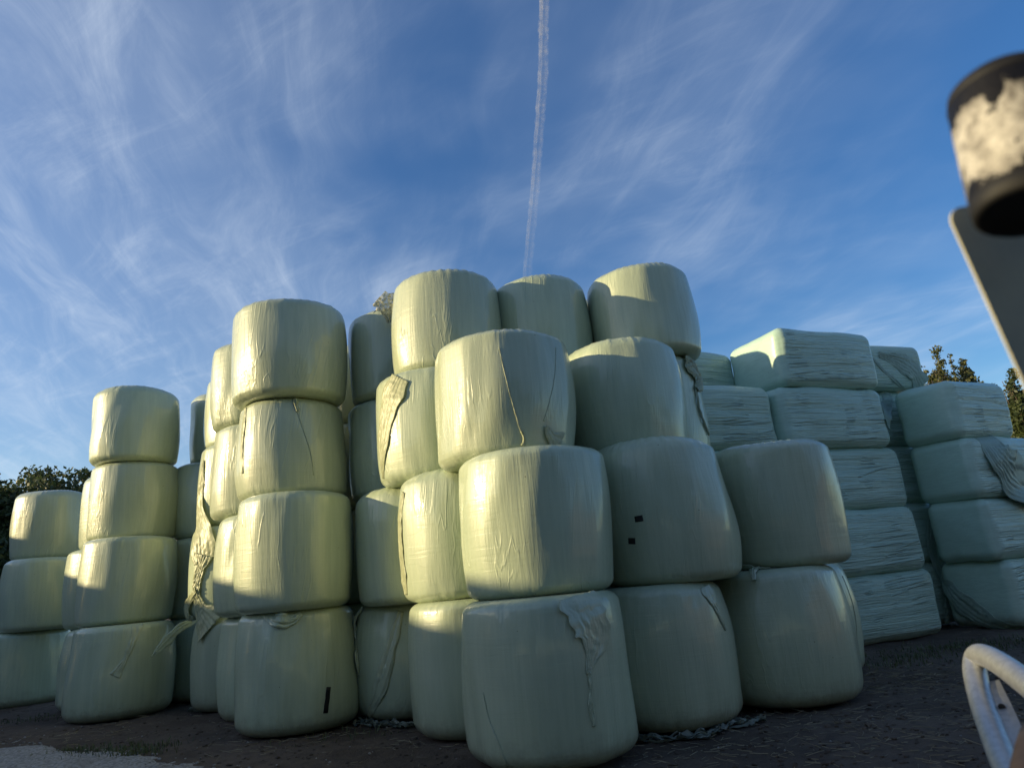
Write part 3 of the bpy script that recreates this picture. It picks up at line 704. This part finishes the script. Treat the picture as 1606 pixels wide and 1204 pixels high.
clumps = [ground_at(u, v) for u, v in ((1480, 1060), (1440, 1055), (1500, 1150), (1540, 1110), (1330, 1120), (1250, 1150), (1420, 1180), (1390, 1060), (700, 1155), (420, 1160), (900, 1195), (160, 1150), (1150, 1180), (1360, 1075), (1500, 1075))]
cnt = 0
while cnt < 1900:
    if rs.rand() < .6:
        c = clumps[rs.randint(len(clumps))]; x, y = c.x+rs.normal(0, .38), c.y+rs.normal(0, .30)
    else: x, y = rs.uniform(-8, 9), rs.uniform(3.3, 11.5)
    if in_pile(x, y): continue
    z = soil_flat(np.array([[x, y, 0.]]))[0]
    straw_blade(x, y, z+.004, rs.uniform(.03, .15), rs.uniform(.002, .0042), rs.uniform(0, 6.28), rs.normal(.03, .10), rs.normal(0, .06)); cnt += 1
for sp in list(BALES.values()):
    if sp[3] != 0: continue
    for k in range(26):
        a = math.atan2(-sp[1], -sp[0]) + rs.normal(0, .75); rr_ = sp[2]*.93 + abs(rs.normal(.03, .09)); x, y = sp[0]+math.cos(a)*rr_, sp[1]+math.sin(a)*rr_
        if in_pile(x, y): continue
        straw_blade(x, y, soil_flat(np.array([[x, y, 0.]]))[0]+.005, rs.uniform(.04, .16), rs.uniform(.002, .0045), rs.uniform(0, 6.28), rs.normal(.06, .14), rs.normal(0, .08))
tag(link_mesh('straw', V, F, STRAW, smooth=False), kind='stuff')

STONE = simple('stone', (.27, .25, .225), .85, 0, .35, 9, .3)
V, F = [], []
ico = bmesh.new(); bmesh.ops.create_icosphere(ico, subdivisions=1, radius=1); icv = np.array([v.co[:] for v in ico.verts]); icf = [[v.index for v in f.verts] for f in ico.faces]; ico.free()
for k in range(1500):
    if k < 1050:
        i = rs.randint(len(ep)); e = ep[i]; t = abs(rs.normal(0, .16)); x, y = e[0]*(1-t)+rs.normal(0, .05), e[1]*(1-t) + rs.normal(0, .05)
        if t < .02: x += rs.normal(0, .2)
    else: x, y = rs.uniform(-8, 8), rs.uniform(3.2, 10)
    if in_pile(x, y): continue
    r = rs.uniform(.006, .02) if k < 1050 else rs.uniform(.004, .014)
    z = soil_flat(np.array([[x, y, 0.]]))[0]
    n0 = len(V); P = icv*np.array([1, rs.uniform(.6, 1), rs.uniform(.45, .8)])*r*rs.uniform(.75, 1.2, (len(icv), 1))
    a = rs.uniform(0, 6.28); P = np.stack([P[:, 0]*math.cos(a)-P[:, 1]*math.sin(a), P[:, 0]*math.sin(a)+P[:, 1]*math.cos(a), P[:, 2]], 1)
    V += [tuple(p) for p in P + np.array([x, y, max(z, -.01)+r*.45])]; F += [tuple(n0+j for j in f) for f in icf]
CL_V, CL_F = [], []
for k in range(2600):
    u_, v_ = rs.uniform(-80, 1640), rs.uniform(1015, 1260)
    c = ground_at(u_, v_)
    if c.y > 13 or in_pile(c.x, c.y): continue
    r = rs.uniform(.006, .022)*(1.5 if rs.rand() < .08 else 1); z = soil_flat(np.array([[c.x, c.y, 0.]]))[0]
    n0 = len(CL_V); P = icv*np.array([1, rs.uniform(.6, 1), rs.uniform(.4, .7)])*r*rs.uniform(.7, 1.25, (len(icv), 1))
    CL_V += [tuple(p) for p in P + np.array([c.x, c.y, z+r*.25])]; CL_F += [tuple(n0+j for j in f) for f in icf]
tag(link_mesh('soil_clods', CL_V, CL_F, SOIL, smooth=False), kind='stuff')
tag(link_mesh('pebbles', V, F, STONE, smooth=False), kind='stuff')

def grass_mat():
    m, q = new_mat('grass')
    oc = q.n('ShaderNodeTexCoord').outputs['Object']
    c = q.mix(q.ramp(q.noise(oc, 4, 3), .35, .7), (.045, .07, .02, 1), (.11, .12, .035, 1))
    p = q.n('ShaderNodeBsdfPrincipled', {'Base Color': c, 'Roughness': .6})
    out(q, p.outputs[0]); return m
V, F = [], []
spots = [(175, 1180, .25, 300), (205, 1185, .16, 240), (110, 1176, .16, 120), (20, 1130, .35, 90), (60, 1125, .3, 60), (1490, 1015, .45, 420), (1440, 1030, .4, 260), (1560, 1005, .5, 420), (1400, 1045, .3, 120), (240, 1170, .2, 60), (540, 1150, .3, 60)]
for u, v, sd, n in spots:
    c = ground_at(u, v)
    for k in range(n):
        x, y = c.x+rs.normal(0, sd), c.y+rs.normal(0, sd*.5)
        if in_pile(x, y): continue
        z = soil_flat(np.array([[x, y, 0.]]))[0]; L = rs.uniform(.025, .085); az = rs.uniform(0, 6.28); ln = rs.uniform(.1, .8); wd = rs.uniform(.003, .006)
        s = np.array([-math.sin(az), math.cos(az), 0]); d = np.array([math.cos(az), math.sin(az), 0])
        b = np.array([x, y, z-.004]); n0 = len(V)
        m1 = b + np.array([0, 0, L*.6]) + d*L*ln*.35; tp = b + np.array([0, 0, L*(1-.3*ln)]) + d*L*ln
        V += [tuple(b-s*wd), tuple(b+s*wd), tuple(m1-s*wd*.7), tuple(m1+s*wd*.7), tuple(tp)]
        F += [(n0, n0+1, n0+3, n0+2), (n0+2, n0+3, n0+4)]
tag(link_mesh('grass', V, F, grass_mat(), smooth=False), kind='stuff')

# ------------------------------------------------------------------ trees
def leaf_mat(name, a, b):
    m, q = new_mat(name)
    oc = q.n('ShaderNodeTexCoord').outputs['Object']
    n1 = q.noise(oc, .9, 3, .6); n2 = q.n('ShaderNodeTexWhiteNoise', {'Vector': q.n('ShaderNodeVectorMath', {0: oc, 1: (7, 7, 7)}, operation='MULTIPLY').outputs[0]}).outputs[0]
    c = q.mix(q.m('ADD', q.m('MULTIPLY', q.ramp(n1, .35, .65), .7), q.m('MULTIPLY', n2, .3)), a, b)
    p = q.n('ShaderNodeBsdfPrincipled', {'Base Color': c, 'Roughness': .55})
    tr = q.n('ShaderNodeBsdfTranslucent', {'Color': c})
    out(q, q.n('ShaderNodeMixShader', {0: .3, 1: p.outputs[0], 2: tr.outputs[0]}).outputs[0]); return m
LEAF_D = leaf_mat('dark_leaves', (.030, .048, .016, 1), (.075, .10, .032, 1))
LEAF_L = leaf_mat('light_leaves', (.055, .070, .022, 1), (.125, .13, .048, 1))
BARK = simple('bark', (.09, .07, .052), .9, 0, .35, 6, .6, .02)
TREE_CACHE = {}
def tree_meshes(seed, H, spread, nleaf, leaf, top_h=.35, spires=False):
    key = (seed, H, spread, nleaf, leaf, spires)
    if key in TREE_CACHE: return TREE_CACHE[key]
    r = np.random.RandomState(seed); V, F = [], []
    def add(vf):
        n0 = len(V); V.extend(vf[0]); F.extend([tuple(n0+i for i in f) for f in vf[1]])
    tr = [np.array([0, 0, -.1])]
    nseg = 8
    for i in range(1, nseg+1): tr.append(np.array([r.normal(0, .012*H*i/nseg), r.normal(0, .012*H*i/nseg), H*.88*i/nseg]))
    add(tube_geo(tr, list(np.linspace(.028*H, .005*H, nseg+1)), 8))
    centers = []
    nb = 30
    for k in range(nb):
        f = top_h + (1-top_h)*(k+r.rand())/nb*.97
        base = tr[0]+(np.array(tr[-1])-tr[0])*min(f, .93)
        az = k*2.4 + r.uniform(-.5, .5)
        g_ = math.sin(min(1, (1.08-f)/(1-top_h))*math.pi*.62)**.8
        L = spread*g_*r.uniform(.55, 1.12)
        el = min(1.35, r.uniform(.25, .6) + (.62 if spires else 0) + .5*f*f)
        end = base + np.array([math.cos(az)*L*math.cos(el), math.sin(az)*L*math.cos(el), L*math.sin(el)])
        mid = (base+end)/2 + np.array([0, 0, -.05*L]) + r.normal(0, .04*L, 3)
        add(tube_geo([base, mid, end], [.009*H*(1.1-f), .006*H*(1.1-f), .0015*H], 5))
        for s_ in range(r.randint(4, 7)):
            t = r.uniform(.35, 1.08); c = base*(1-t)+end*t + r.normal(0, .10*spread, 3)*np.array([1, 1, .8])
            centers.append((c, r.uniform(.10, .24)*spread*(1 if not spires else .52)))
    if spires:
        centers = []
        for k in range(6):
            az = k*1.05 + r.uniform(-.3, .3); off = spread*(r.uniform(.15, .7) if k else .05); hz = H*(r.uniform(.80, .97) if k else 1.0)
            b_ = np.array(tr[3]); e_ = np.array([math.cos(az)*off, math.sin(az)*off, hz*.97]); m_ = (b_+e_)/2 + np.array([math.cos(az), math.sin(az), 0])*off*.3
            add(tube_geo([b_, m_, e_], [.010*H, .006*H, .0015*H], 5))
            for q_ in range(26):
                t = q_/25*.75+.27; c = (b_*(1-t)+e_*t if t > .5 else b_*(1-t)+m_*t) + r.normal(0, .10*spread*(1.25-t), 3)
                centers.append((c, spread*r.uniform(.09, .21)*(1.35-t*.8)))
    for k in range(5 if not spires else 0): centers.append((np.array([r.normal(0, .08*spread), r.normal(0, .08*spread), H*r.uniform(.88, 1.0)]), .14*spread))
    tv, tf = V, F
    C = np.array([c for c, _ in centers]); Rr = np.array([q for _, q in centers])
    ci = r.choice(len(C), nleaf, p=Rr**2/np.sum(Rr**2))
    d = r.normal(size=(nleaf, 3)); d /= np.linalg.norm(d, axis=1)[:, None]
    p = C[ci] + d*(Rr[ci]*r.uniform(.25, 1.15, nleaf)**.7)[:, None]*np.array([1, 1, .85])
    a = r.normal(size=(nleaf, 3)); a /= np.linalg.norm(a, axis=1)[:, None]
    b = np.cross(a, r.normal(size=(nleaf, 3))); b /= np.linalg.norm(b, axis=1)[:, None]
    sz = leaf*r.uniform(.6, 1.4, nleaf)[:, None]
    LV = np.stack([p-a*sz, p+b*sz*.55, p+a*sz, p-b*sz*.55], 1).reshape(-1, 3)
    LF = np.arange(nleaf*4).reshape(-1, 4).tolist()
    mt = bpy.data.meshes.new('trunk'); mt.from_pydata([tuple(v) for v in tv], [], tf); mt.materials.append(BARK); mt.update()
    ml = bpy.data.meshes.new('crown'); ml.from_pydata(LV.tolist(), [], LF); ml.update()
    TREE_CACHE[key] = (mt, ml); return mt, ml
def tree(name, label, x, y, H, spread, seed, mat, nleaf=9000, leaf=.09, rot=0.0, spires=False, group='trees around the yard', top_h=.3):
    mt, ml = tree_meshes(seed, H, spread, nleaf, leaf, top_h, spires)
    if not ml.materials: ml.materials.append(mat)
    e = bpy.data.objects.new(name, None); COL.objects.link(e); e.location = (x, y, 0); e.rotation_euler = (0, 0, rot)
    tag(e, label, 'tree', group)
    for nm, me in (('trunk', mt), ('crown', ml)):
        o = bpy.data.objects.new(nm, me); COL.objects.link(o); o.parent = e
    return e
# far end, beyond the pale bales
def tree_px(u, vtop, y, **kw):
    p = at_y(u, vtop, y); return p
for (lab, u, vt, y, sp, sd, mt_, rot) in (
    ('dark bushy tree with a rounded crown just over the short bale column', 72, 742, 27, 2.9, 1, LEAF_D, 0),
    ('smaller dark tree between the short bale column and the four-high one', 128, 742, 30, 2.4, 2, LEAF_D, 1),
    ('dense dark tree standing at the far edge of the yard beyond the short column', 14, 762, 24, 2.8, 3, LEAF_D, 2.2),
    ('lower tree with reddish-brown leaves low down at the far edge of the yard', -50, 775, 23, 2.8, 1, LEAF_D, 3.3)):
    p = at_y(u, vt, y); tree('broadleaf_tree', lab, p.x, p.y, p.z, sp, sd, mt_, 18000, .08, rot, group='trees beyond the pale bales', top_h=.12)
for (lab, u, vt, y, sp, sd, mt_, rot) in (
    ('sunlit tree with a forked open crown behind the teal bales', 1464, 546, 25, 2.0, 11, LEAF_L, 0),
    ('sunlit slim tree top beside the forked one behind the teal bales', 1488, 552, 26, 1.6, 12, LEAF_L, 1),
    ('small pointed sunlit tree top nearest the teal bale with the slanted corner', 1508, 560, 25, 1.5, 13, LEAF_L, 2),
    ('low leafy tree between the sunlit tops and the tall dark tree', 1530, 592, 27, 1.9, 11, LEAF_L, 3),
    ('small thin-leaved tree in the dip between the sunlit tops and the dark trees', 1545, 604, 26, 1.7, 12, LEAF_L, 2),
    ('tall dark tree with an open crown beyond the outer teal bales', 1580, 578, 22, 1.9, 14, LEAF_D, 0),
    ('slim dark tree at the edge of the open-crowned one beyond the teal bales', 1556, 600, 24, 1.5, 15, LEAF_D, 1),
    ('mid-height dark tree filling the space behind the slanted teal bale', 1562, 612, 23, 1.8, 14, LEAF_D, 4),
    ('dark tree at the outer edge of the yard past the teal row', 1625, 588, 22, 2.0, 15, LEAF_D, 2.5)):
    p = at_y(u, vt, y); tree('slender_tree', lab, p.x, p.y, p.z, sp, sd, mt_, 15000, .058, rot, True, group='trees beyond the teal bales', top_h=.25)
# trees behind the viewer (mirrored in the glossy wrap)
rs2 = np.random.RandomState(8)
for k, (x, y, H) in enumerate([(-13, -11, 9.5), (-8.5, -12, 10.5), (-4, -10.5, 9.6), (0.5, -12, 11), (5, -10.8, 9.8), (9.5, -12, 10.5), (14, -11, 9), (18, -12, 9.6), (27, -4, 9)]):
    tree('broadleaf_tree', 'leafy tree in the row behind the viewer', x, y, H, 3.2, 21+k % 3, LEAF_D, 7000, .17, k*1.3, group='row of trees behind the viewer', top_h=.12)

# ------------------------------------------------------------------ unseen blocks added to shade the yard, and a barn that shows in the gloss
BRICK = simple('timber_wall', (.17, .125, .09), .85, 0, .3, 5, .3)
BLOCK_WALL = simple('unseen_block_wall', (.16, .17, .165), .6, 0, .2, 2, .1)
ROOF = simple('roof_sheet', (.20, .19, .185), .7, 0, .25, 3, .2)
def unseen_block(name, label, x0, x1, y0, y1, h_front, h_back, wallm, bays):
    e = bpy.data.objects.new(name, None); COL.objects.link(e); e.location = ((x0+x1)/2, (y0+y1)/2, 0); tag(e, label, 'farm building')
    bpy.context.view_layer.update()
    bm = bmesh.new()
    bm_box(bm, (x0, y0, -.1), (x1, y1, min(h_front, h_back)-.12)); bm_obj('wall', bm, wallm, e)
    bm = bmesh.new()
    vs = bm_box(bm, (x0-.3, y0-.3, 0), (x1+.3, y1+.3, .14))
    for v in vs:
        t = (v.co.x-x0+.3)/(x1-x0+.6); v.co.z += (h_back*(1-t)+h_front*t) - .14
    rf = bm_obj('roof', bm, ROOF, e)
    return e
unseen_block('unseen_block', 'tall unseen block added on the sunward side to shade the yard', -27, -17, -14, 3.9, 4.95, 4.7, BLOCK_WALL, 6)  # added blocks, heights stepped to set the shadow line on the lower bales
unseen_block('unseen_block', 'narrow unseen block added for shade beside the tall one', -26, -17, 4.55, 7.2, 4.5, 4.3, BLOCK_WALL, 6)
unseen_block('unseen_block', 'lowest unseen block added for shade in the middle of the sunward side', -26, -17, 7.85, 10.0, 4.1, 3.9, BLOCK_WALL, 6)
unseen_block('unseen_block', 'long low unseen block added for shade at the far sunward end', -26, -17, 10.65, 20, 4.5, 4.3, BLOCK_WALL, 6)
b_ = unseen_block('timber_barn', 'weathered timber barn on the open side of the yard', 15, 24, -7, 5, 3.6, 3.4, BRICK, 4)
for k in range(3):
    bm = bmesh.new(); bm_box(bm, (14.94, -5+k*3.4, .9), (15.02, -3.6+k*3.4, 2.1)); bm_obj('window', bm, simple('window_glass%d' % k, (.04, .05, .06), .1), b_)

# ------------------------------------------------------------------ contrail
def contrail_mat():
    m, q = new_mat('contrail')
    oc = q.n('ShaderNodeTexCoord').outputs['Object']
    n1 = q.noise(oc, .035, 8, .75)
    lw = q.n('ShaderNodeLayerWeight', {'Blend': .5}).outputs['Facing']
    a = q.m('MULTIPLY', q.m('POWER', q.m('SUBTRACT', 1.0, lw), 2.0), q.ramp(n1, .36, .66, .18, 1.0), clamp=True)
    df = q.n('ShaderNodeBsdfDiffuse', {'Color': (.85, .85, .85, 1)}); tl = q.n('ShaderNodeBsdfTranslucent', {'Color': (.85, .85, .85, 1)})
    mx = q.n('ShaderNodeMixShader', {0: .5, 1: df.outputs[0], 2: tl.outputs[0]})
    tp = q.n('ShaderNodeBsdfTransparent')
    out(q, q.n('ShaderNodeMixShader', {0: g_half(q, a), 1: tp.outputs[0], 2: mx.outputs[0]}).outputs[0]); return m
def g_half(q, a): return q.m('MULTIPLY', a, .38)
ALT = 900.0
cpts = []
for u, v in ((852, -60), (850, 40), (848, 120), (842, 220), (834, 320), (825, 420), (816, 520)):
    d = px_ray(u, v); cpts.append(CP + d*((ALT-CAMH)/d.z))
cpts = spline(cpts, 220)
cr_ = np.random.RandomState(4)
emp = bpy.data.objects.new('contrail', None); COL.objects.link(emp); emp.location = tuple(cpts[0])
tag(emp, 'thin double white vapour trail rising straight up the blue sky', 'vapour trail'); bpy.context.view_layer.update()
CM = contrail_mat()
for side, ww in ((-1, 2.8), (1, 7.2)):
    nzz = SN(70+side, 20, .02, .9)
    pp, rr = [], []
    for i, p in enumerate(cpts):
        sc_ = np.linalg.norm(p)/1300
        o_ = np.array([(side*2.6+.6)*sc_, 0, 0]) + 1.0*np.array([nzz(p[None])[0], 0, nzz(p[None]+50)[0]])
        pp.append(p+o_); rr.append(max(1.2, 1.25*ww*sc_*(1+.10*nzz(p[None]*3+9)[0])))
    Vv, Ff = tube_geo(pp, rr, 28, False)
    o = link_mesh('trail_strand', np.array(Vv), Ff, CM); o.parent = emp; o.matrix_parent_inverse = emp.matrix_basis.inverted()

# ------------------------------------------------------------------ worn steel hinge close to the lens
def worn_mat():
    m, q = new_mat('worn_paint')
    oc = q.n('ShaderNodeTexCoord').outputs['Object']
    n1 = q.noise(oc, 40, 6, .72, .8); n2 = q.noise(oc, 120, 5, .75)
    sp = q.n('ShaderNodeSeparateXYZ', {0: oc}).outputs[2]
    f = q.m('ADD', q.m('ADD', n1, q.m('MULTIPLY', q.m('SUBTRACT', n2, .5), .45)), q.m('MAXIMUM', q.ramp(sp, -.012, -.034, .0, .32, False), q.ramp(sp, .018, .036, .0, .24, False)))
    f = q.ramp(f, .585, .64)
    metal = q.mix(q.ramp(q.m("ADD", q.m("MULTIPLY", n2, .5), q.m("MULTIPLY", n1, .5)), .38, .60), (.17, .16, .145, 1), (.55, .53, .49, 1))
    c = q.mix(f, metal, (.005, .005, .007, 1))
    p = q.n('ShaderNodeBsdfPrincipled', {'Base Color': c, 'Roughness': .55, 'Specular IOR Level': .25, 'Normal': q.n('ShaderNodeBump', {'Strength': .4, 'Distance': .002, 'Height': q.m('ADD', n2, f)}).outputs[0]})
    out(q, p.outputs[0]); return m
BLK = simple('black_paint', (.004, .004, .005), .7, 0, .5, 60, .3, .001)
OLV = simple('grey_steel', (.47, .45, .33), .7, .0, .12, 20, .15, .001)
D0 = .36
ptop, pbot = at_y(1577, 146, D0), at_y(1614, 332, D0*.975)
ax = (pbot-ptop).normalized(); Lc = (pbot-ptop).length
hinge = bpy.data.objects.new('hinge_post', None); COL.objects.link(hinge)
hinge.location = ptop + Vector((.22, .05, 0)); hinge.location.z = 0
tag(hinge, 'worn steel hinge with flaking black paint on a flat grey bar, close to the lens', 'gate hinge'); bpy.context.view_layer.update()
def along(t): return ptop + ax*(Lc*t)
def lathe_obj(name, prof, mat, seg=48):
    a = ax.orthogonal().normalized(); b = ax.cross(a)
    V, F = [], []
    for t, r in prof:
        for k in range(seg):
            q = 2*math.pi*k/seg; V.append(tuple(Vector((0, 0, 0)) + Vector((math.cos(q)*r, math.sin(q)*r, t))))
    n = len(prof)
    for i in range(n-1):
        for k in range(seg): F.append((i*seg+k, i*seg+(k+1) % seg, (i+1)*seg+(k+1) % seg, (i+1)*seg+k))
    F.append(tuple(range(seg))[::-1]); F.append(tuple((n-1)*seg+k for k in range(seg)))
    o = link_mesh(name, V, F, mat)
    R_ = Matrix((a, b, ax)).transposed().to_4x4()
    o.matrix_world = Matrix.Translation((ptop+pbot)/2) @ R_
    mw = o.matrix_world.copy()
    o.parent = hinge; o.matrix_parent_inverse = hinge.matrix_basis.inverted(); o.matrix_basis = mw
    return o
hh = Lc/2; RC = .0303
lathe_obj('sleeve', [(-hh+.003, RC*.985), (-hh+.005, RC), (hh-.012, RC*.90), (hh-.010, RC*.89)], worn_mat())
lathe_obj('cap', [(-hh-.0135, RC*.36), (-hh-.0125, RC*.56), (-hh-.006, RC*.58), (-hh-.005, RC*.86), (-hh-.001, RC*.985), (-hh+.005, RC*1.01), (-hh+.0065, RC*.99)], BLK)
lathe_obj('collar', [(hh-.012, RC*.86), (hh-.0105, RC*.905), (hh-.001, RC*.87), (hh+.001, RC*.78), (hh-.003, RC*.62), (hh-.004, RC*.3)], BLK)
# flat bar with a rounded end, going down to a post outside the frame
b0 = at_y(1553, 318, D0*1.14); b1 = at_y(1830, 905, D0*1.14)
bd = (b1-b0).normalized(); bn = Matrix.Rotation(rad(48), 3, 'Z') @ (px_ray(1560, 400)*-1).normalized(); bs = bd.cross(bn).normalized(); bn = bs.cross(bd)
Lb = (b1-b0).length; hw = .034; V = []; F = []
prof = []
for k in range(9): 
    q = math.pi/2*k/8; prof.append((.016-.016*math.cos(math.pi/2-q) if False else .011*(1-math.sin(q)), hw-.011+.011*math.cos(q)))
outl = [(Lb, hw)] + [(t_, s_) for t_, s_ in prof] + [(t_, -s_) for t_, s_ in prof[::-1]] + [(Lb, -hw)]
for lay in (.0008, -.0008):
    for t_, s_ in outl: V.append(tuple(b0 + bd*t_ + bs*s_ + bn*lay))
no = len(outl); F = [tuple(range(no)), tuple(range(2*no-1, no-1, -1))]
for k in range(no): F.append((k, no+k, no+(k+1) % no, (k+1) % no))
o = link_mesh('flat_bar', V, F, OLV, smooth=False); o.parent = hinge; o.matrix_parent_inverse = hinge.matrix_basis.inverted()
pe = b1
Vv, Ff = tube_geo([(pe.x, pe.y, pe.z+.015), (pe.x, pe.y, -.05)], .03, 20)
o = link_mesh('post', np.array(Vv), Ff, OLV); o.parent = hinge; o.matrix_parent_inverse = hinge.matrix_basis.inverted()

# ------------------------------------------------------------------ galvanised gate corner
def galv_mat():
    m, q = new_mat('galvanised')
    oc = q.n('ShaderNodeTexCoord').outputs['Object']
    v = q.n('ShaderNodeTexVoronoi', {'Vector': oc, 'Scale': 120.0}); n1 = q.noise(oc, 40, 5, .65)
    c = q.mix(q.ramp(v.outputs['Color'], .1, .9), (.44, .45, .45, 1), (.52, .53, .53, 1))
    c = q.mix(q.ramp(n1, .6, .8, 0, .6), c, (.75, .74, .70, 1))
    p = q.n('ShaderNodeBsdfPrincipled', {'Base Color': c, 'Metallic': .65, 'Roughness': q.m('ADD', .34, q.m('MULTIPLY', n1, .2)), 'Normal': q.n('ShaderNodeBump', {'Strength': .15, 'Distance': .002, 'Height': n1}).outputs[0]})
    out(q, p.outputs[0]); return m
GALV = galv_mat()
gpx = [(1740, 1190, 1.02), (1660, 1112, 1.14), (1590, 1055, 1.30), (1556, 1033, 1.40), (1537, 1027, 1.46), (1530, 1036, 1.48), (1530, 1058, 1.46), (1540, 1100, 1.40), (1556, 1145, 1.32), (1578, 1200, 1.22), (1625, 1300, 1.05)]
gp = [at_y(u, v, d) for u, v, d in gpx]
gate = bpy.data.objects.new('gate_frame', None); COL.objects.link(gate); gate.location = (gp[0].x+.2, gp[0].y, 0)
tag(gate, 'bent galvanised tube frame catching the sun, low at the edge of the yard', 'gate frame'); bpy.context.view_layer.update()
Vv, Ff = tube_geo(spline(gp, 70), .021, 22)
o = link_mesh('tube', np.array(Vv), Ff, GALV, parent=None); o.parent = gate; o.matrix_parent_inverse = gate.matrix_basis.inverted()
# legs to the ground, outside the frame
for q_ in (gp[0], gp[-1]):
    Vv, Ff = tube_geo([q_, (q_.x+.05, q_.y-.05, q_.z-.05), (q_.x+.06, q_.y-.06, -.04)], .0215, 18)
    o = link_mesh('leg', np.array(Vv), Ff, GALV); o.parent = gate; o.matrix_parent_inverse = gate.matrix_basis.inverted()
# angle bar inside the bend
apx = [(1552, 1068, 1.43), (1572, 1110, 1.36), (1602, 1180, 1.24), (1640, 1260, 1.12)]
A = [at_y(u, v, d) for u, v, d in apx]
view = px_ray(1575, 1120).normalized()
V, F = [], []
for i, p in enumerate(A):
    t = (A[min(i+1, 3)]-A[max(i-1, 0)]).normalized(); s = t.cross(view).normalized(); n = s.cross(t).normalized()
    for sx_, nz_ in ((-.016, 0), (.016, 0), (.016, .004), (-.012, .004), (-.012, .028), (-.016, .028)):
        V.append(tuple(p + s*sx_ + n*nz_))
for i in range(3):
    for k in range(6): F.append((i*6+k, i*6+(k+1) % 6, (i+1)*6+(k+1) % 6, (i+1)*6+k))
F.append((0, 1, 2, 3, 4, 5)); F.append((23, 22, 21, 20, 19, 18))
o = link_mesh('angle_bar', V, F, GALV, smooth=False); o.parent = gate; o.matrix_parent_inverse = gate.matrix_basis.inverted()
p = at_y(1561, 1102, 1.375); t = (A[2]-A[1]).normalized(); s = t.cross(view).normalized(); n = s.cross(t).normalized()
hp = A[1]*.96+A[0]*.04
def bolt_obj(name, c, n, r, L, mat):
    Vv, Ff = tube_geo([c, c+n*L], r, 14); o = link_mesh(name, np.array(Vv), Ff, mat, smooth=False); o.parent = gate; o.matrix_parent_inverse = gate.matrix_basis.inverted()
bolt_obj('painted_bolt_hole', hp, -view if n.dot(view) > 0 else -view, .006, .0045, TAPE)  # solid black stub, its colour giving the dark of a hole
# rusty clamp at the very corner
kp = at_y(1622, 1180, .62)
RUST = simple('rusty_steel', (.13, .085, .055), .8, 0, .4, 30, .4)
Vv, Ff = tube_geo([at_y(1622, 1150, .80), at_y(1626, 1185, .74), at_y(1624, 1225, .70), at_y(1630, 1290, .66)], [.012, .018, .02, .02], 18)
o = link_mesh('clamp', np.array(Vv), Ff, RUST); o.parent = gate; o.matrix_parent_inverse = gate.matrix_basis.inverted()
